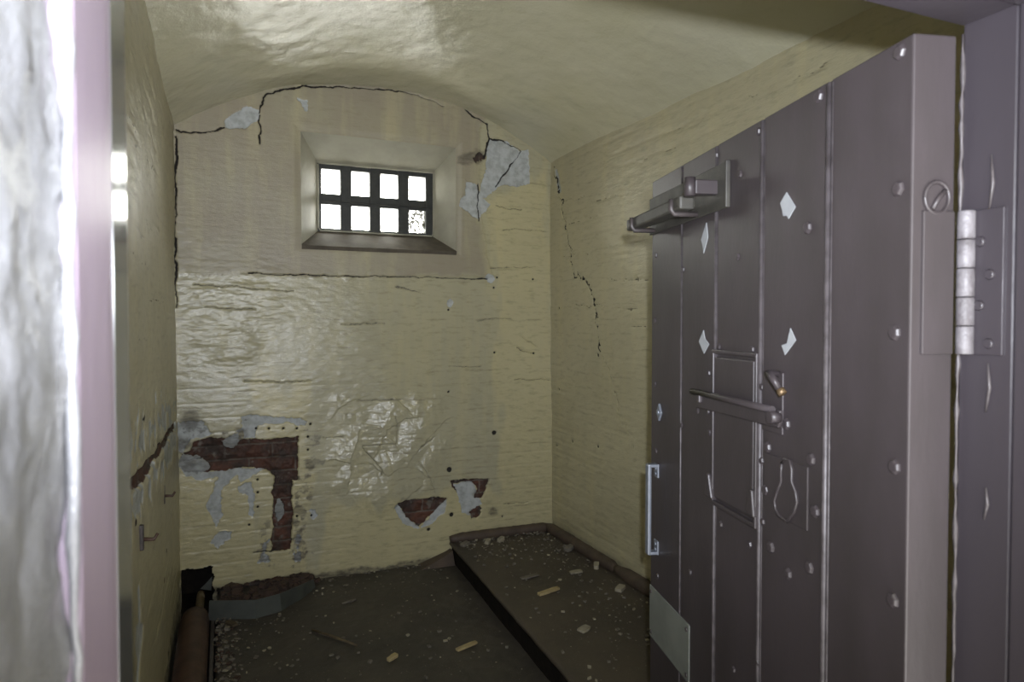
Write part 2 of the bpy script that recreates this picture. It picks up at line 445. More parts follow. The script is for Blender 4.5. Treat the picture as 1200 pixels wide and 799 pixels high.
    for cx, cyy, r in ((595, 652, .014), (795, 268, .011), (585, 440, .014), (833, 660, .006), (488, 720, .012), (580, 78, .005), (220, 770, .0), (706, 420, .0)):
        x, z = back(380+cx/3.996, 440+cyy/3.996)
        if r: crack = np.maximum(crack, 1-sstep(np.hypot(U-x, V-z)+jit*.5, r-.004, r+.004))
    soot = np.maximum(soot, .8*(1-sstep(np.hypot(U-back(577, 599)[0], V-back(577, 599)[1])+jit*1.6, .02, .045)))
    # bare bricks along the foot behind the metal strip, dirt along the floor
    brick = area(brick, [(255, 712), (255, 690), (300, 682), (335, 675), (362, 670), (375, 685), (370, 712)], .8)
    base = sstep(-(V-.03-jit*1.6), -.012, .012)
    soot = np.maximum(soot, base*.9)
    soot = np.maximum(soot, .62*gm)
    # soot round the holes
    for px, py, r in ((222, 490, .06), (362, 545, .025), (350, 640, .03), (353, 600, .02), (363, 583, .016), (252, 655, .018), (216, 520, .05), (283, 508, .03)):
        x, z = back(px, py)
        soot = np.maximum(soot, .75*(1-sstep(np.hypot(U-x, V-z)+jit*2.2, r*.4, r*1.3)))
    for pts, k in ((C4([(598, 390), (655, 400), (660, 790), (598, 790)]), .75), (C4([(445, 590), (500, 600), (495, 790), (440, 790)]), .6), (C4([(10, 90), (120, 100), (180, 150), (60, 190), (20, 300)]), .7), (C4([(240, 150), (345, 135), (345, 190), (250, 185)]), .8), (C4([(672, 130), (745, 280), (745, 330), (660, 310), (672, 480), (690, 500), (660, 380)]), .6)):
        sd = poly_sdf(U, V, P_(pts, back))+fbm(U, V, 28, 4, 66, .65)*.10
        soot = np.maximum(soot, k*(1-sstep(sd, -.030, -.005)))
    # cracks
    def line(px, w, j=1.0, amt=1.0):
        nonlocal crack
        u2 = U+fbm(U, V, 22, 4, 61, .6)*.012*j; v2 = V+fbm(U, V, 22, 4, 62, .6)*.012*j
        wv = w*.28*np.clip(.75+2.2*fbm(U, V, 9, 2, 63), .0, 1.5)
        crack = np.maximum(crack, amt*(1-sstep(line_dist(u2, v2, P_(px, back)), wv, wv+.0045)))
    line([(207, 152), (220, 154), (245, 155), (262, 150)], .007)
    line(crop([(690, 350), (700, 300), (740, 210), (820, 185), (910, 165)], 200, 80, 6.656)+[(355, 101), (400, 102), (440, 104), (470, 107)], .007)
    line([(304, 135), (305, 150), (305, 168)], .004)
    line([(470, 107), (490, 112), (520, 125)], .002, amt=.6)
    line(crop([(130, 100), (190, 150), (270, 185), (283, 230), (275, 300), (262, 400)], 520, 110, 5.327), .008)
    line(crop([(285, 275), (380, 295), (490, 360)], 520, 110, 5.327), .005)
    line(crop([(490, 360), (400, 470), (330, 580)], 520, 110, 5.327), .006)
    line(crop([(213, 560), (218, 790)], 520, 110, 5.327), .003)
    line(crop([(330, 700), (400, 715), (490, 725)], 520, 110, 5.327), .002, amt=.6)
    line([(207, 160), (206, 200), (205, 300), (206, 360)], .009)
    line([(292, 320), (330, 322), (440, 324), (500, 325), (572, 327)], .003, .7, .75)
    line([(228, 333), (300, 338), (345, 341)], .002, .8, .6)
    line([(466, 335), (495, 343)], .002, .8, .6)
    line([(610, 393), (630, 407)], .001, .8, .5)
    for pl in ([(464, 336), (495, 343)], [(575, 313), (598, 314), (622, 313)], [(606, 407), (614, 411), (625, 414)], [(526, 430), (564, 430)], [(286, 447), (330, 448), (365, 447)], [(602, 445), (645, 445)], [(378, 512), (402, 513)], [(590, 590), (618, 588)], [(240, 360), (300, 362)], [(400, 380), (450, 379)], [(420, 470), (470, 468)], [(560, 375), (600, 373)], [(215, 540), (245, 536)], [(590, 268), (640, 270)]):
        line(pl, .0022, .9, .55)
    line([(296, 648), (322, 645)], .003, .6)
    line(C1([(180, 330), (335, 318), (343, 240), (330, 190)]), .0015, .3, .55)
    line(C1([(180, 335), (225, 390), (270, 440), (270, 465)]), .0015, .4, .6)
    line(C1([(440, 400), (490, 470), (520, 550)]), .002, .6, .5)
    line(C1([(450, 330), (515, 290), (440, 350)]), .0015, .5, .5)
    # nail holes
    for px, py in ((526, 363), (526, 459), (580, 413), (579, 337), (625, 327), (626, 414), (583, 325), (300, 502), (315, 502), (332, 502), (348, 502), (302, 562), (302, 577), (302, 594), (292, 615), (361, 527), (361, 512), (364, 497), (348, 605), (365, 604)):
        x, z = back(px, py)
        crack = np.maximum(crack, 1-sstep(np.hypot(U-x, V-z), .004, .008))
    x, z = back(527, 355); white = np.maximum(white, 1-sstep(np.hypot(U-x, (V-z)*.7)+jit, .012, .02))
    x, z = back(575, 327); white = np.maximum(white, 1-sstep(np.hypot(U-x, V-z)+jit*1.5, .012, .03))
    # loose blistered paint
    bl = (1-sstep(poly_sdf(U, V, P_([(395, 470), (520, 462), (530, 520), (500, 580), (440, 600), (390, 570)], back))+jit*2, -.10, .05))
    rs = np.random.RandomState(5); pts_ = rs.rand(26, 2)*np.array([.95, .85])+np.array([.15, .25])
    u3 = U+fbm(U, V, 20, 2, 71)*.02; v3 = V+fbm(U, V, 20, 2, 72)*.02
    best = np.full(sh, 9.0); fac = np.zeros(sh)
    near = bl > .001
    for (cu, cv) in pts_:
        d2 = np.hypot(u3-cu, (v3-cv)*1.15); tx = -.17+rs.randn()*.09; tz = .145+rs.randn()*.09; o = rs.rand()*.003
        val = tx*(U-cu)+tz*(V-cv)+o
        m_ = d2 < best; best = np.where(m_, d2, best); fac = np.where(m_, val, fac)
    n5 = Noise2(77); n6 = Noise2(78)
    crum = np.abs(n5(U*24+30+V*6, V*24+30))*.0065+np.abs(n6(U*57+30, V*57+30-U*9))*.0022
    dep = dep-bl*.010+bl*np.clip(fac, -.012, .012)*.8-bl*crum
    bl2 = 1-sstep(np.hypot(U-back(278, 405)[0], V-back(278, 405)[1]), .02, .14)
    dep = dep-bl2*.009
    bl3 = 1-sstep(poly_sdf(U, V, P_([(205, 300), (330, 310), (345, 380), (300, 440), (210, 450)], back)), -.1, .06)
    dep = dep-bl3*fbm(U*.7, V*2.4, 17, 4, 79, .6)*.0042
    # depth of the peeled places
    dep = dep+brick*(.020+fbm(U, V, 25, 3, 41)*.02+joint*.006)+white*(1-brick)*(.005+fbm(U, V, 30, 3, 42)*.004)+crack*.012
    edge = (brick*(1-brick)+white*(1-white))*4
    dep = dep-edge*.006*sstep(fbm(U, V, 12, 2, 43), -.1, .3)
    # a fillet where the wall meets the reveal of the window stays flat
    w = np.maximum(np.maximum(OX0-U, U-OX1), np.maximum(OZ0-V, V-OZ1))
    dep = dep*sstep(w, .0, .04)
    P = np.stack([U, D+dep, V], -1)
    yellow = np.zeros(sh)
    yj = fbm(U*2.5, V*.7, 5, 3, 91)*.12
    for pts in ([(575, 240), (645, 190), (648, 622), (575, 640), (585, 400)], [(300, 452), (358, 452), (362, 640), (370, 690), (300, 690)], [(208, 560), (300, 560), (300, 690), (208, 700)], [(378, 600), (640, 560), (640, 640), (378, 690)]):
        yellow = np.maximum(yellow, (1-sstep(poly_sdf(U, V, P_(pts, back))+yj, -.03, .05))*.9)
    return P, dict(brick=brick, white=white, crack=crack, soot=soot, tint=tint, yellow=yellow)

def back_keep(u, v):
    win = (u > OX0) & (u < OX1) & (v > OZ0) & (v < OZ1)
    hole = (u < HX1+.006*np.sin(v*90)) & (v < HZ1+.004*np.sin(u*60))
    top = v > ZC+np.sqrt(np.maximum(RAD**2-(u-XC)**2, 0))+.03
    return ~(win | hole | top)

me = grid_mesh('wall_back', XL-.02, XR+.02, -.16, ZS+RISE+.04, .004, back_fn, back_keep)
wb = mesh_obj('wall_back', me, M['back'])
tag(wb, 'end wall of peeling cream painted brick below the vault', 'wall', kind='structure')
# the square hole: a dark niche behind the wall
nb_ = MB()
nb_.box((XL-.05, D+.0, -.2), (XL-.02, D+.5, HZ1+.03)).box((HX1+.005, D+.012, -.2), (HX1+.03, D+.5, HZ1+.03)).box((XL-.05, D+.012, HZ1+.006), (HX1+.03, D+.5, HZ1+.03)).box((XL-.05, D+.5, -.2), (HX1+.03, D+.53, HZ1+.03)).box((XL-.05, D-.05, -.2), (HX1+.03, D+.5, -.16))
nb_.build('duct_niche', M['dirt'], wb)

# ================================================================== window_1
win = empty('window_1', ((IX0+IX1)/2, D+WD, IZ0))
tag(win, 'small barred cell window of eight bright panes high in the end wall', 'window', kind='structure')
WX, WZ = (IX0+IX1)/2, IZ0
def wl(x, y, z): return (x-WX, y-(D+WD), z-WZ)
bm = bmesh.new()
o4 = [wl(OX0, D, OZ0), wl(OX1, D, OZ0), wl(OX1, D, OZ1), wl(OX0, D, OZ1)]
i4 = [wl(IX0, D+WD, IZ0), wl(IX1, D+WD, IZ0), wl(IX1, D+WD, IZ1), wl(IX0, D+WD, IZ1)]
b4 = [wl(IX0, D+WD+.22, IZ0), wl(IX1, D+WD+.22, IZ0), wl(IX1, D+WD+.22, IZ1), wl(IX0, D+WD+.22, IZ1)]
vo = [bm.verts.new(p) for p in o4]; vi = [bm.verts.new(p) for p in i4]; vb = [bm.verts.new(p) for p in b4]
fl4 = [bm.verts.new(wl(x, D+.003, z)) for x, z in ((OX0-.02, OZ0-.02), (OX1+.02, OZ0-.02), (OX1+.02, OZ1+.02), (OX0-.02, OZ1+.02))]
for k in range(4): bm.faces.new((fl4[k], fl4[(k+1) % 4], vo[(k+1) % 4], vo[k]))
for k in range(1, 4):
    bm.faces.new((vo[k], vo[(k+1) % 4], vi[(k+1) % 4], vi[k]))
for k in range(4): bm.faces.new((vi[k], vi[(k+1) % 4], vb[(k+1) % 4], vb[k]))
me = bpy.data.meshes.new('reveal'); bm.to_mesh(me); bm.free()
mesh_obj('reveal', me, M['reveal'], win)
s = MB()
zs = OZ0-WZ
s.prism([(0-WD, zs-.03), (-WD-.012, zs-.004), (-WD, zs+.002), (0, .001), (0, -.05)], 0, OX0-WX, OX1-WX)   # y,z profile along x
# taper the ends of the sill to the splayed jambs
for v in s.bm.verts:
    f = max(0, min(1, (v.co.y+WD)/WD))
    lo = (OX0+(IX0-OX0)*f)-WX; hi = (OX1+(IX1-OX1)*f)-WX
    v.co.x = lo if v.co.x < 0 else hi
sl = s.build('sill', M['sill'], win); tag(sl, 'dark sloping sill')
# iron grating
cols = [(377.2, 399.6), (412.6, 433.9), (446.8, 467.3), (480, 499.6)]
cx = [(back(a, 240, WD)[0], back(b, 240, WD)[0]) for a, b in cols]
rows = [(back(388, 226.4, WD)[1], back(388, 197.6, WD)[1]), (back(388, 267, WD)[1], back(388, 239, WD)[1])]
fr = MB()
xs = [IX0-.004]+[v for c in cx for v in c]+[IX1+.004]
y0, y1 = .012, .05
for k in range(5):
    fr.box(wl(xs[2*k], D+WD+y0, IZ0-.004), wl(xs[2*k+1], D+WD+y1, IZ1+.004), .004)
zr = [(IZ0-.004, rows[1][0]), (rows[1][1], rows[0][0]), (rows[0][1], IZ1+.004)]
for a, b in zr:
    fr.box(wl(IX0-.004, D+WD+y0+.006, a), wl(IX1+.004, D+WD+y1-.004, b), .003)
# two flat bars riding over the middle rail
fr.box(wl(IX0, D+WD+.002, rows[1][1]+.014), wl(IX1, D+WD+y0+.006, rows[1][1]+.020), .002)
fr.build('grating', M['winiron'], win)
for r in range(2):
    for k in range(4):
        g = MB(); g.box(wl(cx[k][0]-.006, D+WD+.046, rows[r][0]-.006), wl(cx[k][1]+.006, D+WD+.050, rows[r][1]+.006))
        po = g.build('pane', M['dirtyglass'] if (r == 1 and k == 3) else M['glass'], win)
        if r == 1 and k == 3: tag(po, 'dirty mottled pane')
# white chipped bead round the grating
bd = MB()
bd.tube([wl(IX0+.004, D+WD-.004, IZ1-.012), wl(IX0+.004, D+WD-.004, IZ0+.02), wl(IX0+.016, D+WD-.004, IZ0+.005), wl(IX1-.012, D+WD-.004, IZ0+.005), wl(IX1-.003, D+WD-.004, IZ0+.02), wl(IX1-.003, D+WD-.004, IZ1-.004), wl(IX0+.004, D+WD-.004, IZ1-.004)], .0045, 8)
bd.build('putty_bead', M['reveal'], win)

# ================================================================== side walls
def side_common(U, V, seed):
    jit = fbm(U, V, 16, 4, seed)*.016
    dep = fbm(U, V, 1.5, 4, seed+1)*.018+fbm(U, V*2.2, 9, 3, seed+2)*.0032
    rowv = (V/.076) % 1.0
    joint = np.exp(-((np.minimum(rowv, 1-rowv)*.076)/.008)**2)
    jm = sstep(fbm(U, V*2, 4, 3, seed+3), -.1, .3)
    dep = dep+joint*.0032*jm
    return jit, dep
def left_fn(U, V):
    jit, dep = side_common(U, V, 101)
    z = np.zeros(U.shape); brick, white, crack, soot, tint = z.copy(), z.copy(), z.copy(), z.copy(), z.copy()
    ln = P_([(207, 494), (190, 520), (170, 553), (148, 578), (120, 610)], leftw)
    d = line_dist(U, V, ln)+jit*1.4
    brick = np.maximum(brick, 1-sstep(d, .016, .026))
    below = line_dist(U, V-.0+.06, ln)+fbm(U*2.0, V, 12, 3, 131)*.12
    white = np.maximum(white, 1-sstep(below, .03, .045))
    above = line_dist(U, V-.10, ln)+fbm(U*2.0, V, 14, 3, 132)*.16
    white = np.maximum(white, 1-sstep(above, .015, .03))
    u4 = U+fbm(U, V, 14, 4, 171, .6)*.06; v4 = V+fbm(U, V, 14, 4, 172, .6)*.022
    for pl in ([(148, 135), (161, 158), (181, 199), (187, 214)], [(151, 210), (166, 233)], [(170, 259), (185, 271)], [(152, 300), (170, 310)], [(155, 170), (168, 190)], [(165, 350), (190, 352)], [(150, 400), (175, 396)], [(150, 255), (163, 275)]):
        crack = np.maximum(crack, .6*(1-sstep(line_dist(u4, v4, P_(pl, leftw))+np.abs(fbm(U, V, 7, 2, 173))*.010, .0005, .0075)))
    for pts in ([(163, 700), (166, 745), (160, 745)], [(160, 745), (165, 760), (163, 799)], [(196, 480), (200, 500), (195, 510)]):
        white = np.maximum(white, 1-sstep(line_dist(U, V, P_(pts, leftw))+jit*2, .02, .04))
    for px, py in ((190, 680), (193, 646), (168, 490), (160, 612), (181, 520)):
        x, zz = leftw(px, py); crack = np.maximum(crack, 1-sstep(np.hypot((U-x)*.5, V-zz), .006, .012))
    soot = np.maximum(soot, .8*(1-sstep(V+jit*3, .06, .11)))
    tint = .45+0*U
    dep = dep+brick*.016+white*.005
    return np.stack([XL-dep, U, V], -1), dict(brick=brick, white=white, crack=crack, soot=soot, tint=tint, yellow=z+.3)
me = grid_mesh('wall_left', YF-.02, D+.02, -.16, ZS+.03, .008, left_fn)
tag(mesh_obj('wall_left', me, M['side']), 'left wall of olive painted brick with a diagonal peeling crack', 'wall', kind='structure')

def right_fn(U, V):
    jit, dep = side_common(U, V, 201)
    z = np.zeros(U.shape); brick, white, crack, soot, tint = z.copy(), z.copy(), z.copy(), z.copy(), z.copy()
    u2 = U+fbm(U, V, 30, 3, 261)*.05; v2 = V+fbm(U, V, 30, 3, 262)*.03
    pts = P_(crop([(38, 30), (55, 95), (72, 190), (88, 290), (125, 320), (145, 400), (152, 490)], 630, 180, 2.1), rightw)
    crack = np.maximum(crack, .9*(1-sstep(line_dist(u2, v2, pts), .0012, .0095)))
    pts = P_(crop([(152, 490), (185, 560), (205, 650), (235, 700), (245, 770)], 630, 180, 2.1), rightw)
    crack = np.maximum(crack, .5*(1-sstep(line_dist(u2, v2, pts), .0005, .007)))
    u4 = U+fbm(U, V, 14, 4, 271, .6)*.06; v4 = V+fbm(U, V, 14, 4, 272, .6)*.022
    for pl in ([(926, 94), (979, 69)], [(873, 116), (901, 102)], [(836, 133), (779, 157)], [(742, 192), (791, 173)], [(771, 161), (816, 143)], [(660, 236), (700, 225)], [(690, 240), (735, 226)], [(668, 262), (705, 250)], [(655, 362), (700, 358), (745, 361)], [(737, 380), (764, 384)], [(662, 300), (690, 296)], [(715, 330), (760, 326)]):
        crack = np.maximum(crack, .6*(1-sstep(line_dist(u4, v4, P_(pl, rightw))+np.abs(fbm(U, V, 7, 2, 273))*.010, .0005, .0075)))
    white = np.maximum(white, 1-sstep(line_dist(U, V, P_([(652, 200), (656, 222)], rightw))+jit, .012, .02))
    for px, py, r in ((701, 416, .010), (655, 456, .007), (671, 517, .008), (702, 523, .008), (652, 522, .006), (656, 361, .006)):
        x, zz = rightw(px, py); crack = np.maximum(crack, 1-sstep(np.hypot(U-x, V-zz), r-.003, r+.004))
    soot = np.maximum(soot, .75*(1-sstep(V+jit*3, .10, .16)))
    tint = .30+.3*sstep(V, 1.6, 2.3)
    dep = dep+crack*.01+white*.006
    return np.stack([XR+dep, U, V], -1), dict(brick=brick, white=white, crack=crack, soot=soot, tint=tint, yellow=z+.45)
me = grid_mesh('wall_right', YF-.02, D+.02, -.05, ZS+.03, .008, right_fn)
tag(mesh_obj('wall_right', me, M['side']), 'right wall of cream painted brick behind the open door', 'wall', kind='structure')

# ================================================================== ceiling vault
A0 = math.asin(HALF/RAD)+.03
def ceil_fn(U, V):
    dep = fbm(U*2.2, V, 1.8, 3, 301)*.016+fbm(U*2.2, V, 11, 4, 302)*.0045
    r = RAD+dep
    return np.stack([XC+r*np.sin(U), V, ZC+r*np.cos(U)], -1), {}
nu = 150
def vault_mesh():
    th = np.linspace(-A0, A0, 240); yy = np.linspace(YF-.05, D+.03, 330)
    U, V = np.meshgrid(th, yy, indexing='ij'); P, _ = ceil_fn(U, V)
    n0, n1 = U.shape; idx = np.arange(n0*n1).reshape(n0, n1)
    q = np.stack([idx[:-1, :-1], idx[:-1, 1:], idx[1:, 1:], idx[1:, :-1]], -1).reshape(-1, 4)
    me = bpy.data.meshes.new('ceiling')
    me.vertices.add(n0*n1); me.vertices.foreach_set('co', P.reshape(-1).astype(np.float32))
    me.loops.add(q.size); me.loops.foreach_set('vertex_index', q.reshape(-1).astype(np.int32))
    me.polygons.add(len(q)); me.polygons.foreach_set('loop_start', np.arange(0, q.size, 4, dtype=np.int32))
    me.polygons.foreach_set('use_smooth', np.ones(len(q), bool))
    me.update(calc_edges=True); return me
tag(mesh_obj('ceiling', vault_mesh(), M['ceil']), 'glossy cream painted barrel vault over the cell', 'ceiling', kind='structure')

# ================================================================== floor with a pipe trench along the left wall
TX = -.055                       # right edge of the trench
def floor_fn(U, V):
    dep = fbm(U, V, 3, 4, 401)*.006+fbm(U, V, 20, 3, 402)*.004
    edge = 1-sstep(U-TX+fbm(U, V, 8, 3, 403)*.03, 0, .03)
    z = dep-edge*.04
    z = np.where(U <= TX+1e-6, -.15, z)
    return np.stack([U, V, z], -1), {}
me = grid_mesh('floor', TX, XR+.03, .05, D+.05, .012, floor_fn)
fl = mesh_obj('floor', me, M['floor']); tag(fl, 'dark dirty screed floor strewn with crumbs', 'floor', kind='structure')
tb = MB(); tb.box((XL-.04, .05, -.20), (TX+.03, D+.05, -.15)); tb.build('trench', M['dirt'], fl)

# ================================================================== door geometry (hinged at the right jamb, swung into the cell)
ZDT = H+.36
pn = hit(1071, 37, (0, 0, ZDT), (0, 0, 1)); pf = hit(764.5, 213, (0, 0, ZDT), (0, 0, 1))
DN = Vector((pn.x, pn.y, 0)); DV = Vector((pf.x-pn.x, pf.y-pn.y, 0)); DW = DV.length; DX = DV.normalized()
DY = Vector((-DX.y, DX.x, 0))          # towards the viewer
DTH = .06
DB = .02
def dl(px, py, off=0.0):
    """pixel -> (s, z) on the door's corridor face (off metres proud of it)"""
    p = hit(px, py, DN+DY*off, DY); q = p-DN
    return (q.dot(DX), p.z-DB)
door = empty('door_1', (DN.x, DN.y, DB), math.atan2(DX.y, DX.x))
tag(door, 'heavy dark plum riveted cell door swung open on the right', 'door', kind='structure')
DH = ZDT-DB
jx = [dl(p, 640)[0] for p in (797, 837, 890, 967)]      # joints between the boards, from the free edge
lf = MB()
lf.box((.05, -DTH, 0), (DW, -.004, DH), .003)
ed = [DW]+jx+[0.0]
for k in range(5):
    a, b = ed[k+1], ed[k]
    lf.box((a+.0035 if k < 4 else 0.0, -.02 if k < 4 else -DTH, .002 if k < 4 else 0.0), (b-.0035 if k else DW, 0, DH-.001), .0025)
leaf = lf.build('leaf', M['door'], door)
# rounded beads along the joints
bdm = MB()
for k, s_ in enumerate(jx):
    r = (.0025, .004, .0045, .005)[k]
    bdm.tube([(s_+.003, -.001, .01), (s_+.003, -.001, DH-.006)], r, 8)
    if k: bdm.tube([(s_-.006, -.0015, .01), (s_-.006, -.0015, DH-.006)], r*.6, 8)
bdm.build('bead', M['worn'], door)

# rivets, one part each
def rivet_mesh(r, h, sides=8):
    bm = bmesh.new(); rings = []
    for rr, y in ((1.08, 0), (1, .5), (.84, .88), (.6, 1.0)):
        rings.append([bm.verts.new((math.cos(2*math.pi*k/sides)*rr*r, y*h, math.sin(2*math.pi*k/sides)*rr*r)) for k in range(sides)])
    for a, b in zip(rings[:-1], rings[1:]):
        for k in range(sides):
            f = bm.faces.new((a[k], a[(k+1) % sides], b[(k+1) % sides], b[k]))
    bm.faces.new(rings[-1])
    bmesh.ops.recalc_face_normals(bm, faces=bm.faces[:])
    me = bpy.data.meshes.new('rivet'); bm.to_mesh(me); bm.free(); me.materials.append(M['door']); return me
RV = rivet_mesh(.0098, .0062, 7); RVS = rivet_mesh(.0065, .0048, 6)
def rivet(px, py, small=False, off=0.0):
    s_, z = dl(px, py, off)
    o = bpy.data.objects.new('rivet', RVS if small else RV); COL.objects.link(o); o.parent = door
    o.location = (s_, off-.001, z); o.rotation_euler = (0, random.uniform(0, 1.5), 0)
for p in ((1055, 61), (1053, 221), (1049, 390), (1049, 547), (1047, 703), (960, 113), (947, 267), (951, 538), (956, 599), (949, 665), (924, 672), (922, 497), (904, 641), (898, 574), (900, 524)):
    rivet(*p)
for p in ((889, 154), (868, 204), (840, 182), (865, 301), (801, 316), (769, 299), (768, 375), (843, 406), (882, 409), (843, 449), (879, 453), (893, 453), (844, 511), (880, 526), (893, 540), (768, 450), (831, 437), (830, 482), (818, 481), (799, 498), (769, 528), (832, 507), (894, 611), (845, 614), (879, 638), (809, 670), (860, 784), (888, 776), (771, 675)):
    rivet(*p, small=True)

# bolt assembly near the top of the free edge
bp0 = dl(855, 243); bp1 = dl(853, 189); bpf = DW+.004
pl = MB(); pl.box((bp0[0], 0, bp0[1]), (bpf, .006, bp1[1]), .002)
pl.box((bp0[0]-.004, 0, bp0[1]), (bp0[0]+.004, .010, bp1[1]), .002)
plate = pl.build('bolt_plate', M['greeniron'], door); tag(plate, 'flaking green and plum iron bolt plate')
ug = MB(); s0, z0 = dl(843, 228); z1 = dl(843, 211)[1]
ug.box((s0-.004, 0, z0), (s0+.022, .052, z1), .003)
ug.tube([(s0+.005, .060, z0-.004), (s0+.005, .060, z1+.004)], .011, 12)
ug.build('lug', M['door'], door)
OFF = .05
ba, zb0 = dl(800, 246, OFF); zb1 = dl(800, 231, OFF)[1]; bb = dl(752, 262, OFF)[0]
bb = max(bb, DW+.02)
bt = MB(); bt.box((ba-.012, OFF-.022, zb0), (bb, OFF+.012, zb1+.002), .005)
bolt = bt.build('bolt', M['greeniron'], door)
br_ = MB()
sa = dl(825, 238)[0]
for (sx) in (sa+.02, DW-.03):
    br_.tube([(sx, .0, zb0-.004), (sx, OFF+.008, zb0-.004), (sx, OFF+.014, zb0+.004), (sx, OFF+.014, zb1)], .006, 8)
br_.build('bolt_bracket', M['iron'], door)

# food hatch with its drop rest
hs0 = dl(887.5, 500)[0]; hs1 = dl(839.5, 500)[0]; hz0 = dl(889, 612)[1]; hz1 = dl(889, 420)[1]
ht = MB(); ht.box((hs0+.003, -.002, hz0+.004), (hs1-.003, .007, hz1-.004), .003)
# gaps round the flap read as a raised surround
ht2 = MB()
ht2.box((hs0-.008, -.002, hz1+.002), (hs1+.008, .008, hz1+.010), .002)
ht2.box((hs0-.008, -.002, hz0-.012), (hs1+.008, .008, hz0-.003), .002)
ht2.box((hs0-.008, -.002, hz0-.006), (hs0-.001, .008, hz1+.006), .002)
ht2.box((hs1+.001, -.002, hz0-.006), (hs1+.008, .008, hz1+.006), .002)
hatch = ht.build('hatch', M['door'], door)
ht2.build('hatch_surround', M['door'], door)
# hinge lugs at the lower corners of the hatch
for (pp, sg) in (((836, 572), 1), ((885, 592), -1)):
    s_, z = dl(*pp); g = MB()
    g.prism([(s_-.016*1, z-.018), (s_+.016, z-.018), (s_+.004*sg+.004, z+.03), (s_+.004*sg-.004, z+.03)], 1, .002, .013, .003)
    g.build('hatch_hinge', M['door'], hatch)
# the rest: rounded bar with a plate below, held off the door
OFB = .022
ra, rza = dl(811, 458, OFB); rb, rzb = dl(905, 480, OFB); rz = (rza+rzb)/2
rs = MB()
tl = .5*(rza-rzb)
rs.tube([(rb, OFB, rz-tl), ((ra+rb)/2, OFB, rz), (ra, OFB, rz+tl)], .0062, 12)
rs.prism([(rb-.004, rz-tl-.030), (rb-.010, rz-tl-.020), (rb-.010, rz-tl), (ra+.002, rz+tl), (ra-.004, rz+tl-.034)], 1, OFB-.014, OFB-.007, .002)
for s_ in (rb+.012, ra-.025):
    rs.box((s_-.008, 0, rz-.022), (s_+.008, OFB, rz-.004), .003)
rs.tube([(rb-.004, OFB-.01, rz-tl-.012), (rb-.004, OFB+.008, rz-tl-.012)], .010, 12)
rest = rs.build('hatch_rest', M['door'], door)
# latch
g = MB(); s0, z0 = dl(919, 510); s1, z1 = dl(896, 434)
g.box((s0, 0, z0), (s1, .004, z1), .0015)
lat = g.build('latch_plate', M['door'], door)
g = MB(); a = dl(901, 438, .02); b = dl(907, 445, .03); c = dl(915, 456, .02)
g.tube([(a[0], .002, a[1]), (a[0], .020, a[1]), (b[0], .030, b[1]), (c[0], .022, c[1])], [.006, .007, .0065, .006], 10)
g.build('latch_hook', M['door'], lat)
g = MB(); d = dl(917, 459, .02)
g.tube([(c[0], .022, c[1]), (d[0], .019, d[1]-.004)], [.0068, .0075], 10)
tag(g.build('latch_tip', M['bronze'], lat), 'worn brass latch tip')
# pear shaped spy hole cover
pear = [dl(*p) for p in crop([(850, 112), (870, 88), (897, 100), (908, 150), (906, 220), (930, 280), (939, 340), (922, 400), (882, 452), (835, 420), (812, 380), (806, 330), (825, 270), (845, 220), (845, 160)], 750, 520, 4.996)]
g = MB(); g.prism(pear, 1, -.001, .006, .002)
spy = g.build('spy_hole_cover', M['door'], door)
g = MB(); g.tube([(p[0], .006, p[1]) for p in pear+pear[:1]], .0028, 8); g.build('rim', M['door'], spy)
# plate behind it
g = MB(); s0, z0 = dl(947, 622); s1, z1 = dl(898, 530); g.box((s0, -.001, z0), (s1, .0025, z1), .001); g.build('spy_hole_plate', M['door'], door)
# lozenge keyhole plate
k0 = dl(774, 483)
g = MB(); g.prism([(k0[0]-.014, k0[1]), (k0[0], k0[1]-.022), (k0[0]+.014, k0[1]), (k0[0], k0[1]+.022)], 1, 0, .006, .0015)
g.tube([(k0[0], .004, k0[1]), (k0[0], .009, k0[1])], .006, 10)
tag(g.build('keyhole_plate', M['chrome'], door), 'bright lozenge keyhole plate')
# chrome pull handle
h0 = dl(778, 553); h1 = dl(780, 652); hs = DW-.045
g = MB()
pts = []
zt, zb_ = h0[1]+.012, h1[1]-.012
g.box((hs-.011, .018, zb_), (hs+.011, .028, zt), .0035)
for zz in (zt-.004, zb_+.004):
    g.box((hs-.011, .0, zz-.004), (hs+.011, .026, zz+.004), .002)
pull = g.build('pull_handle', M['chrome'], door); tag(pull, 'satin chrome pull handle')
for zz, d_ in ((zt, -1), (zb_, 1)):
    g = MB(); g.box((hs-.013, .0, min(zz, zz+d_*.034)), (hs+.013, .004, max(zz, zz+d_*.034)), .0012)
    for q in (.012, .025): g.tube([(hs, .003, zz+d_*q), (hs, .0065, zz+d_*q)], .004, 8)
    g.build('foot_plate', M['chrome'], pull)
# grey sheet at the foot of the free edge
k0 = dl(770, 753); k1 = dl(770, 692); k2 = dl(808.5, 760)
g = MB(); g.box((k2[0], 0, k0[1]), (DW-.002, .003, k1[1]), .001)
kick = g.build('kick_plate', M['patch'], door); tag(kick, 'grey green sheet metal patch')
for ss in (k2[0]+.012, DW-.014):
    for zz in (k0[1]+.014, k1[1]-.014):
        g = MB(); g.tube([(ss, .002, zz), (ss, .0055, zz)], .005, 8); g.build('screw', M['iron'], kick)
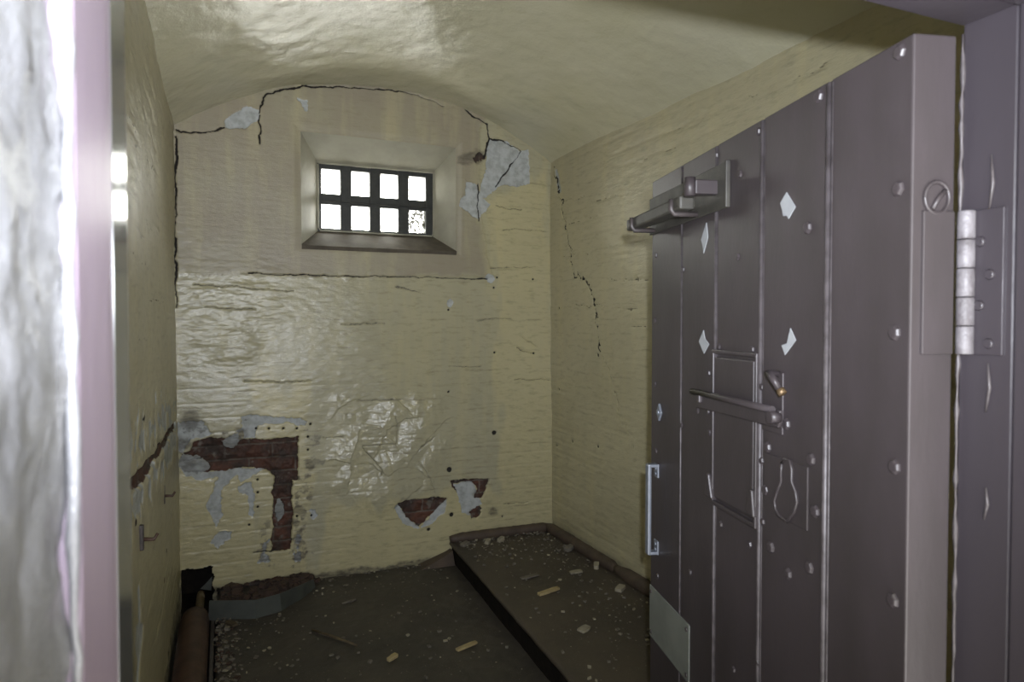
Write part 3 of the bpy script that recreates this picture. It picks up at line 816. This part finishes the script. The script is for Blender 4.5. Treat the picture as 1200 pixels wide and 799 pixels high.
# pale torn patches left on the door
for pts in (crop([(910, 475), (962, 560), (922, 630), (912, 612), (890, 615), (885, 580), (873, 540)], 740, 130, 4.992),
            crop([(218, 290), (224, 345), (208, 405), (204, 375), (198, 355)], 760, 170, 3.195),
            crop([(207, 693), (213, 725), (228, 745), (209, 780), (196, 750), (190, 735)], 760, 170, 3.195),
            crop([(533, 685), (553, 730), (513, 785), (500, 750), (520, 742), (526, 715)], 760, 170, 3.195)):
    g = MB(); g.prism([dl(*p) for p in pts], 1, -.001, .0012); tag(g.build('torn_patch', M['scrap'], door), 'pale lozenge shaped torn patch')
# hinge leaf and knuckle on the door's hinge edge (local x = 0 face, thickness along -y)
hzt, hzb = [hit(1118, p, (DN-DY*.05), DX).z-DB for p in (248, 415)]
g = MB(); g.box((-.004, -DTH+.002, hzb), (.002, -.014, hzt), .0015)
hl = g.build('hinge_leaf', M['door'], door)
KX, KY = -.009, -DTH-.009
g = MB(); nk = 5; seg = (hzt-hzb)/nk
for k in range(nk):
    a = hzb+k*seg; g.tube([(KX, KY, a+.0005), (KX, KY, a+.002), (KX, KY, a+seg-.002), (KX, KY, a+seg-.0005)], [.0094, .0100, .0100, .0094], 14)
tag(g.build('hinge_knuckle', M['steel'], door), 'scuffed silver hinge barrel')
for zz in (hzt+.016,):
    g = MB()
    n = 18; cy_ = -.034
    g.tube([(-.002, cy_+math.cos(2*math.pi*k/n)*.017, zz+math.sin(2*math.pi*k/n)*.02) for k in range(n+1)], .0028, 6, cap=False)
    g.tube([(-.0015, cy_+.006, zz-.014), (-.002, cy_-.002, zz), (-.0015, cy_-.012, zz+.010)], .003, 6)
    g.build('weld_scar', M['door'], door)

# ================================================================== door frame (trim_1)
HC = DN-DY*DTH                      # hinge corner of the leaf
JX = HC.x+.017                      # right rebate face
JY0, JY1 = HC.y-.062, HC.y+.004
LX = -.0655                         # left frame face
LZ = H+.374
frame = empty('trim_1', (JX, JY1, 0))
tag(frame, 'mauve painted door frame around the cell doorway', 'door frame', kind='structure')
def fl_(x, y, z): return (x-JX, y-JY1, z)
def wavy(name, faces_fn, parent, mat): pass
g = MB(); g.box(fl_(JX, JY0, 0), fl_(JX+.09, JY1, LZ+.10), .003)
jamb = g.build('hinge_jamb', M['frame'], frame)
g = MB(); g.box(fl_(JX-.004, JY0-.15, 0), fl_(JX+.09, JY0-.002, LZ+.10), .003); g.build('stop_jamb', M['frame'], frame)
g = MB(); g.box(fl_(LX-.09, JY0, LZ), fl_(JX-.001, JY1, LZ+.10), .003); g.build('lintel', M['frame'], frame)
g = MB(); g.box(fl_(LX-.09, JY0-.15, LZ-.004), fl_(JX-.005, JY0-.002, LZ+.10), .003); g.build('stop_lintel', M['frame'], frame)
# hinge leaf on the jamb
g = MB(); g.box(fl_(JX-.004, JY0+.010, hzb+DB), fl_(JX+.001, JY1-.010, hzt+DB), .0015)
hl2 = g.build('hinge_leaf', M['frame'], frame)
for k, f in enumerate((.08, .34, .55, .78)):
    g = MB(); zz = hzb+DB+(hzt-hzb)*f; yy = JY0+.026+(.012 if k % 2 else 0)
    g.tube([fl_(JX-.003, yy, zz), fl_(JX-.007, yy, zz)], [.0075, .005], 9); g.build('screw', M['frame'], hl2)
g = MB()
for (xx, yy) in ((JX-.001, JY1-.001),):
    g.tube([fl_(xx+random.uniform(-.0015, .001), yy, k/119*(LZ-.01)) for k in range(120)], [random.choice((.0012, .0018, .0025, .0035)) for k in range(120)], 7)
for zz, dz in ((hzt+DB+.03, .035), (hzb+DB-.04, .03), (H-.22, .02)):
    g.tube([fl_(JX-.001, JY0+.03, zz-dz), fl_(JX-.004, JY0+.024, zz), fl_(JX-.001, JY0+.028, zz+dz)], [.0012, .0022, .0010], 7)
g.build('paint_drips', M['worn'], frame)
# left jamb: flash-lit mauve post and a steel strip on its inner corner
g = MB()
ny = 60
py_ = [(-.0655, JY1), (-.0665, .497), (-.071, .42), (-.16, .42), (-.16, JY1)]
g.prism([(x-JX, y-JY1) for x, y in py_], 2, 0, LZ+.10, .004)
lj = g.build('latch_jamb', M['lit_mauve'], frame); tag(lj, 'post of the frame, flash brightness in its mauve colour')
g = MB()
pp = [(-.0659, .514), (-.0637, .566), (-.0655, .566), (-.070, .514)]
g.prism([(x-JX, y-JY1) for x, y in pp], 2, .0, LZ+.02)
tag(g.build('steel_strip', M['strike'], frame), 'dull steel strip on the edge of the jamb')
# lumpy paint ridge between post and masonry
g = MB(); pts = []; rr = []
for k in range(90):
    z = k/89*1.9
    pts.append(fl_(-.0735+random.uniform(-.001, .001), .418+random.uniform(-.004, .004), z)); rr.append(.0018+random.uniform(0, .0022))
g.tube(pts, rr, 8); g.build('paint_ridge', M['plaster'], frame)

# ================================================================== wall_front (the doorway wall)
g = MB()
g.box((-.45, .10, -.05), (-.16, YF, 3.0)); g.box((JX+.09, -.02, -.05), (2.2, YF-.002, 3.0)); g.box((-.16, .10, LZ+.10), (JX+.09, YF-.001, 3.0))
wf = g.build('wall_front', M['front'])
tag(wf, 'doorway wall around the door frame', 'wall', kind='structure')
def rev_fn(U, V):
    d = fbm(U*2, V, 11, 4, 501)*.008+fbm(U, V, 45, 3, 502)*.004
    x = -.0765-(.42-U)*.05+d
    return np.stack([x, U, V], -1), {}
me = grid_mesh('reveal', .10, .425, -.02, LZ+.11, .006, rev_fn)
tag(mesh_obj('reveal', me, M['plaster'], wf), 'lumpy whitewashed stone reveal')

# ================================================================== bed platform
ZB = .118
bx_b = back(526, 640)[0]; bx_f = ground(671, 799, ZB)
def bed_x(y): return bx_b+(bx_f[0]-bx_b)*(D-y)/(D-bx_f[1])
Y0B = 1.55
bed = empty('bed_platform', (1.5, 2.7, 0))
tag(bed, 'low dark brown bed platform with a round moulding against the end and right walls', 'bed platform')
def bed_mesh():
    # slab with a rounded nosing along the left edge
    prof = []
    r = .013
    for k in range(9):
        a = math.pi/2+math.pi*k/8; prof.append((r+math.cos(a)*r, -r+math.sin(a)*r))
    ys = np.linspace(Y0B, D-.012, 200); us = np.linspace(0, 1, 60)[1:]
    verts = []; faces = []
    for y in ys:
        x0 = bed_x(y)+float(fbm(np.array([y*1.0]), np.array([0.3]), 7, 3, 611)[0])*.006
        col_ = [(x0+p[0], y, ZB+p[1]) for p in prof[::-1]]
        for u in us:
            x = x0+r+(XR-.012-x0-r)*u
            n = float(fbm(np.array([x]), np.array([y]), 4, 3, 601)[0])*.006*min(1, u*4)
            col_.append((x, y, ZB+n))
        col_.append((XR-.012, y, ZB-2*r)); verts += col_; nc = len(col_)
    for i in range(len(ys)-1):
        for j in range(nc-1):
            faces.append((i*nc+j, i*nc+j+1, (i+1)*nc+j+1, (i+1)*nc+j))
        faces.append((i*nc+nc-1, i*nc, (i+1)*nc, (i+1)*nc+nc-1))
    faces.append(list(range(nc))); faces.append([(len(ys)-1)*nc+k for k in range(nc)][::-1])
    me = bpy.data.meshes.new('slab')
    me.from_pydata([(x-1.5, y-2.7, z) for x, y, z in verts], [], faces)
    bm = bmesh.new(); bm.from_mesh(me); bmesh.ops.recalc_face_normals(bm, faces=bm.faces[:]); bm.to_mesh(me); bm.free()
    me.polygons.foreach_set('use_smooth', [True]*(len(me.polygons)-2)+[False]*2)
    return me
mesh_obj('slab', bed_mesh(), M['bed'], bed)
g = MB()
g.prism([(bed_x(Y0B)+.06-1.5, Y0B+.03-2.7), (XR-.012-1.5, Y0B+.03-2.7), (XR-.012-1.5, D-.014-2.7), (bed_x(D)+.06-1.5, D-.014-2.7)], 2, -.01, ZB-.027)
g.build('base', M['floor'], bed)
g = MB()
g.prism([(bed_x(Y0B)+.014-1.5, Y0B+.01-2.7), (bed_x(Y0B)+.05-1.5, Y0B+.01-2.7), (bed_x(D)+.05-1.5, D-.014-2.7), (bed_x(D)+.014-1.5, D-.014-2.7)], 2, -.01, ZB-.024)
tag(g.build('side_board', M['dirt'], bed), 'black side board')

# roll moulding round the head and side of the bed
rm = bed
def roll(pts, r, name):
    g = MB(); P2 = []; rs_ = []
    a, b = Vector(pts[0]), Vector(pts[1])
    n = 40
    for k in range(n+1):
        p = a.lerp(b, k/n); p = p+Vector((random.uniform(-.0015, .0015), random.uniform(-.0015, .0015), random.uniform(-.0015, .0015)))
        P2.append((p.x-1.5, p.y-2.7, p.z)); e = min(k, n-k)/n*12
        rs_.append(r*(.55+.45*min(1, e))+random.uniform(-.001, .001))
    g.tube(P2, rs_, 16); return g.build(name, M['roll'], rm)
roll([(bed_x(D)-.004, D-.034, ZB+.018), (XR-.02, D-.034, ZB+.018)], .031, 'roll_moulding')
roll([(XR-.036, D-.02, ZB+.020), (XR-.036, 2.98, ZB+.020)], .033, 'roll_moulding')
roll([(XR-.036, 2.995, ZB+.022), (XR-.036, Y0B, ZB+.022)], .036, 'roll_moulding')
# cement fillet at the head corner
g = MB(); x0 = bed_x(D)
g.prism([(x0-.20, .0), (x0+.008, .0), (x0+.008, .075), (x0-.02, .06)], 1, D-.05, D+.01, .004)
for v in g.bm.verts: v.co.y -= .05*max(0, (.075-v.co.z)/.075)*(1 if v.co.y < D else 0)
tag(g.build('cement_fillet', M['roll']), 'small dirty cement fillet at the foot of the end wall beside the bed platform', 'cement fillet')

# ================================================================== pipe in the trench
g = MB(); px_ = -.138
g.tube([(px_, .7, -.005), (px_, 3.4, -.005), (px_, 3.50, -.008), (px_, 3.56, -.012)], [.064, .064, .064, .060], 24)
pipe = empty('rusty_pipe', (0, 0, 0)); tag(pipe, 'thick rusty brown pipe lying in the trench along the left wall', 'pipe')
g.build('barrel', M['rust'], pipe)
g = MB(); g.tube([(px_+.012, 3.55, .004), (px_+.016, 3.64, .006), (px_+.016, 3.9, -.02)], [.022, .020, .020], 14)
g.tube([(px_+.013, 3.565, .004), (px_+.014, 3.59, .004)], .029, 14)
tag(g.build('stub', M['stick'], pipe), 'narrow stub with a collar')

# timber edge of the trench
g = MB(); g.box((TX-.014, .7, -.15), (TX+.004, 3.55, -.012), .003)
tag(g.build('trench_edging', M['iron']), 'thin dark edging board between the rusty pipe and the floor', 'edging')

# ================================================================== bent sheet metal strip
sh = MB()
pl_ = [ground(244, 726), ground(300, 725), ground(330, 716), ground(352, 702), ground(370, 688)]
pl_ = [Vector((x, y, 0)) for x, y in pl_]
pl_ = [pl_[0]+Vector((.006, .012, 0))]+pl_
hts = [.088, .085, .085, .083, .066, .042]
th = .003
def strip(pl_, hts, tilt=.012):
    vv = []
    for i, p in enumerate(pl_):
        t_ = (pl_[min(i+1, len(pl_)-1)]-pl_[max(i-1, 0)]).normalized(); n_ = Vector((-t_.y, t_.x, 0))
        b0 = p+Vector((0, 0, -.004)); t0 = p+n_*tilt+Vector((0, 0, hts[i]))
        vv.append([sh.bm.verts.new(q) for q in (b0, t0, t0+n_*th, b0+n_*th)])
    for a, b in zip(vv[:-1], vv[1:]):
        for k in range(4): sh.bm.faces.new((a[k], a[(k+1) % 4], b[(k+1) % 4], b[k]))
    sh.bm.faces.new(vv[0][::-1]); sh.bm.faces.new(vv[-1])
strip(pl_, hts)
tag(sh.build('metal_strip', M['zinc']), 'bent grey sheet metal strip standing on the floor under the bare brick patch', 'metal strip')
# rubble heaped behind the strip
g = MB()
for k in range(170):
    f = random.random(); i = min(int(f*4)+1, 4); p = pl_[i].lerp(pl_[i+1], random.random()); w = random.random()
    x = p.x; y = p.y+.045+(D-.03-p.y-.045)*w
    s_ = random.uniform(.012, .05); zt = .02+.05*math.sin(w*math.pi*.8)*(1-.4*f)
    g.chunk((max(x, TX+.05)+random.uniform(-.02, .02), min(y, D-.03), random.uniform(.0, zt)), (s_, s_*.8, s_*.5), random.uniform(0, 3), random.uniform(-.5, .5))
tag(g.build('brick_rubble', M['darkrubble']), 'dark brick rubble heaped behind the bent metal strip', 'rubble', kind='stuff')
# torn flap by the hole
q0 = Vector((HX1-.055, D-.06, .0)); g = MB()
g.prism([(HX1-.06, .045), (HX1-.01, .03), (HX1-.005, .10), (HX1-.02, .085)], 1, D-.035, D-.031)
tag(g.build('sheet_scrap', M['zinc']), 'small torn grey scrap leaning in the mouth of the wall hole', 'scrap')

# ================================================================== small things
def chip(px, py, L, W, T, rot, mat, label, name, cat, z=0.0, group=None):
    x, y = ground(px, py, z)
    g = MB()
    n = 6
    top = []; botm = []
    for k in range(n):
        f = k/(n-1)-.5
        w = W*(.5+.5*random.uniform(.55, 1))*(1 if 0 < k < n-1 else .9)
        top.append((f*L, w/2)); botm.append((f*L, -w/2*random.uniform(.7, 1)))
    g.prism(top+botm[::-1], 2, 0, T, min(T*.2, .002))
    for v in g.bm.verts: v.co.z += .18*T*math.sin(v.co.x/L*3.0)
    o = g.build(name, M[mat]); o.location = (x, y, z-.0005); o.rotation_euler = (0, 0, rot)
    return tag(o, label, cat, group)
chip(547, 758, .105, .026, .010, .28, 'wood', 'pale wood splinter on the floor beside the bed platform', 'wood_splinter', 'wood chip', .004)
chip(460, 772, .048, .028, .014, .5, 'wood', 'stubby pale wood chip at the end of the brown stick on the floor', 'wood_chip', 'wood chip', .004)
chip(643, 694, .12, .030, .012, .2, 'wood', 'long pale wood splinter in the middle of the bed platform', 'wood_splinter', 'wood chip', ZB+.002)
chip(685, 738, .055, .045, .010, .4, 'palechip', 'flat pale square chip on the near part of the bed platform', 'plaster_chip', 'chip', ZB+.002)
chip(675, 671, .065, .04, .010, -.1, 'palechip', 'buff chip on the bed platform near the side moulding', 'plaster_chip', 'chip', ZB+.002)
chip(621, 676, .10, .035, .006, .1, 'flake', 'thin grey flake on the bed platform behind the long splinter', 'paint_flake', 'flake', ZB+.002)
chip(727, 691, .055, .04, .016, .6, 'palechip', 'pale plaster lump on the bed platform against the side moulding by the door', 'plaster_lump', 'chip', ZB+.002)
chip(699, 665, .05, .03, .022, 1.0, 'palechip', 'pale plaster lump at the joint of the side moulding', 'plaster_lump', 'chip', ZB+.002)
chip(667, 644, .06, .045, .02, .4, 'flake', 'grey plaster lump in the far corner of the bed platform', 'plaster_lump', 'chip', ZB+.002)
chip(587, 634, .04, .03, .022, .4, 'palechip', 'pale plaster lump in the middle of the head moulding', 'plaster_lump', 'chip', ZB+.002)
chip(572, 636, .05, .03, .018, .9, 'palechip', 'pale plaster lump under the head moulding, left of the middle one', 'plaster_lump', 'chip', ZB+.002)
chip(545, 639, .05, .04, .018, .4, 'flake', 'grey plaster lump at the left end of the head moulding', 'plaster_lump', 'chip', ZB+.002)
chip(409, 705, .075, .014, .006, .25, 'flake', 'thin pale sliver on the floor under the end wall', 'sliver', 'chip', .003)
chip(271, 732, .075, .03, .012, -1.1, 'stick', 'short brown stick poking out under the metal strip', 'stick', 'stick', .003)
# the long brown stick
a = ground(366, 738, .008); b = ground(418, 756, .008); c_ = ground(392, 746, .012)
g = MB(); g.tube([(a[0], a[1], .008), (c_[0], c_[1], .011), (b[0], b[1], .008)], [.005, .007, .005], 7)
tag(g.build('long_stick', M['stick']), 'long thin brown stick lying across the floor', 'stick')

# iron hooks in the left wall
for px, py, lb in ((190, 581, 'small iron hook in the left wall, just below the peeling crack'), (164, 632, 'small iron hook in the left wall, the lower one near the door jamb')):
    y, z = leftw(px, py)
    g = MB()
    g.box((XL-.012, y-.010, z-.030), (XL+.010, y+.010, z+.040), .003)
    hk = empty('wall_hook', (XL, y, z)); tag(hk, lb, 'hook')
    for v in g.bm.verts: v.co -= Vector((XL, y, z))
    g.build('plate', M['iron'], hk)
    g = MB(); g.tube([(0, 0, 0), (.035, 0, -.003), (.044, 0, .012)], [.006, .005, .004], 8); g.build('peg', M['rust'], hk)

# crumbs: nobody could count them
def crumbs(name, n, fn, mats, label, smin, smax):
    g = MB()
    for k in range(n):
        x, y, z = fn(); s_ = smin+(smax-smin)*random.random()**3
        g.chunk((x, y, z+s_*.28), (s_, s_*random.uniform(.4, 1), s_*random.uniform(.25, .6)), random.uniform(0, 6.28), random.uniform(-.3, .3), 0 if random.random() < .75 else 1)
    return tag(g.build(name, mats), label, 'debris', kind='stuff')
def fpos():
    r = random.random()
    if r < .45: return (random.uniform(TX+.01, TX+.5*random.random()**1.5+.02), random.uniform(1.9, D-.1), .002)
    if r < .6: return (random.uniform(.4, 1.15), D-.02-random.random()**2*.25, .004)
    return (random.uniform(.0, 1.15), random.uniform(1.8, D-.06), .002)
crumbs('floor_crumbs', 900, fpos, [M['flake'], M['palechip']], 'plaster crumbs scattered over the dark floor', .003, .017)
def bpos():
    r = random.random()
    if r < .35:
        return (random.uniform(bx_b+.05, XR-.08), D-.06-random.random()**2*.35, ZB+.002)
    if r < .6: return (XR-.08-random.random()**2*.25, random.uniform(1.9, D-.1), ZB+.002)
    y = random.uniform(1.9, D-.08); return (random.uniform(bed_x(y)+.04, XR-.08), y, ZB+.002)
crumbs('bed_crumbs', 750, bpos, [M['flake'], M['palechip']], 'plaster crumbs scattered over the bed platform', .003, .016)
def tpos():
    return (TX+.01+random.random()**1.5*.10, random.uniform(1.9, 3.6), .0)
crumbs('trench_rubble', 420, tpos, [M['flake'], M['darkrubble']], 'grey rubble along the edge of the pipe trench', .006, .024)

# ================================================================== light
w = bpy.data.worlds.new('sky_and_corridor_fill'); scene.world = w; w.use_nodes = True
nt = w.node_tree; nt.nodes.clear()
out = nt.nodes.new('ShaderNodeOutputWorld'); bg = nt.nodes.new('ShaderNodeBackground')
tc = nt.nodes.new('ShaderNodeTexCoord'); sx = nt.nodes.new('ShaderNodeSeparateXYZ'); mr = nt.nodes.new('ShaderNodeMapRange')
nt.links.new(tc.outputs['Generated'], sx.inputs[0]); nt.links.new(sx.outputs['Y'], mr.inputs['Value'])
mr.inputs['From Min'].default_value = -.05; mr.inputs['From Max'].default_value = .25
mr.inputs['To Max'].default_value = 18.0     # overcast sky beyond the window
m2 = nt.nodes.new('ShaderNodeMapRange')      # unseen corridor side: dim above, added fill from below to lift the ceiling
nt.links.new(sx.outputs['Z'], m2.inputs['Value'])
m2.inputs['From Min'].default_value = -.35; m2.inputs['From Max'].default_value = -.05
m2.inputs['To Min'].default_value = 5.6; m2.inputs['To Max'].default_value = 1.35
nt.links.new(m2.outputs[0], mr.inputs['To Min'])
nt.links.new(mr.outputs[0], bg.inputs['Strength']); bg.inputs['Color'].default_value = (1.0, .98, .93, 1)
nt.links.new(bg.outputs[0], out.inputs[0])

fl_l = bpy.data.lights.new('flash', 'SPOT'); fo = bpy.data.objects.new('flash', fl_l); COL.objects.link(fo)
fl_l.energy = 166; fl_l.spot_size = math.radians(112); fl_l.spot_blend = 1.0; fl_l.shadow_soft_size = .012; fl_l.color = (.93, .98, 1.08)
fo.location = (0, -.05, H+.063)
aim = ray(625, 190)
fo.rotation_euler = aim.to_track_quat('-Z', 'Y').to_euler()

# ================================================================== camera
cd = bpy.data.cameras.new('camera'); co = bpy.data.objects.new('camera', cd); COL.objects.link(co)
cd.sensor_width = 36; cd.lens = 36*FPX/1200; cd.clip_start = .01
mtx = Matrix((RT, UP, -FW)).transposed().to_4x4(); mtx.translation = CAM; co.matrix_world = mtx
cd.dof.use_dof = True; cd.dof.focus_distance = 2.6; cd.dof.aperture_fstop = 7.1
scene.camera = co
vs = scene.view_settings
scene.display_settings.display_device = 'sRGB'
vs.view_transform = 'Standard'; vs.look = 'None'; vs.exposure = 0.1; vs.gamma = 1.0; vs.use_curve_mapping = False
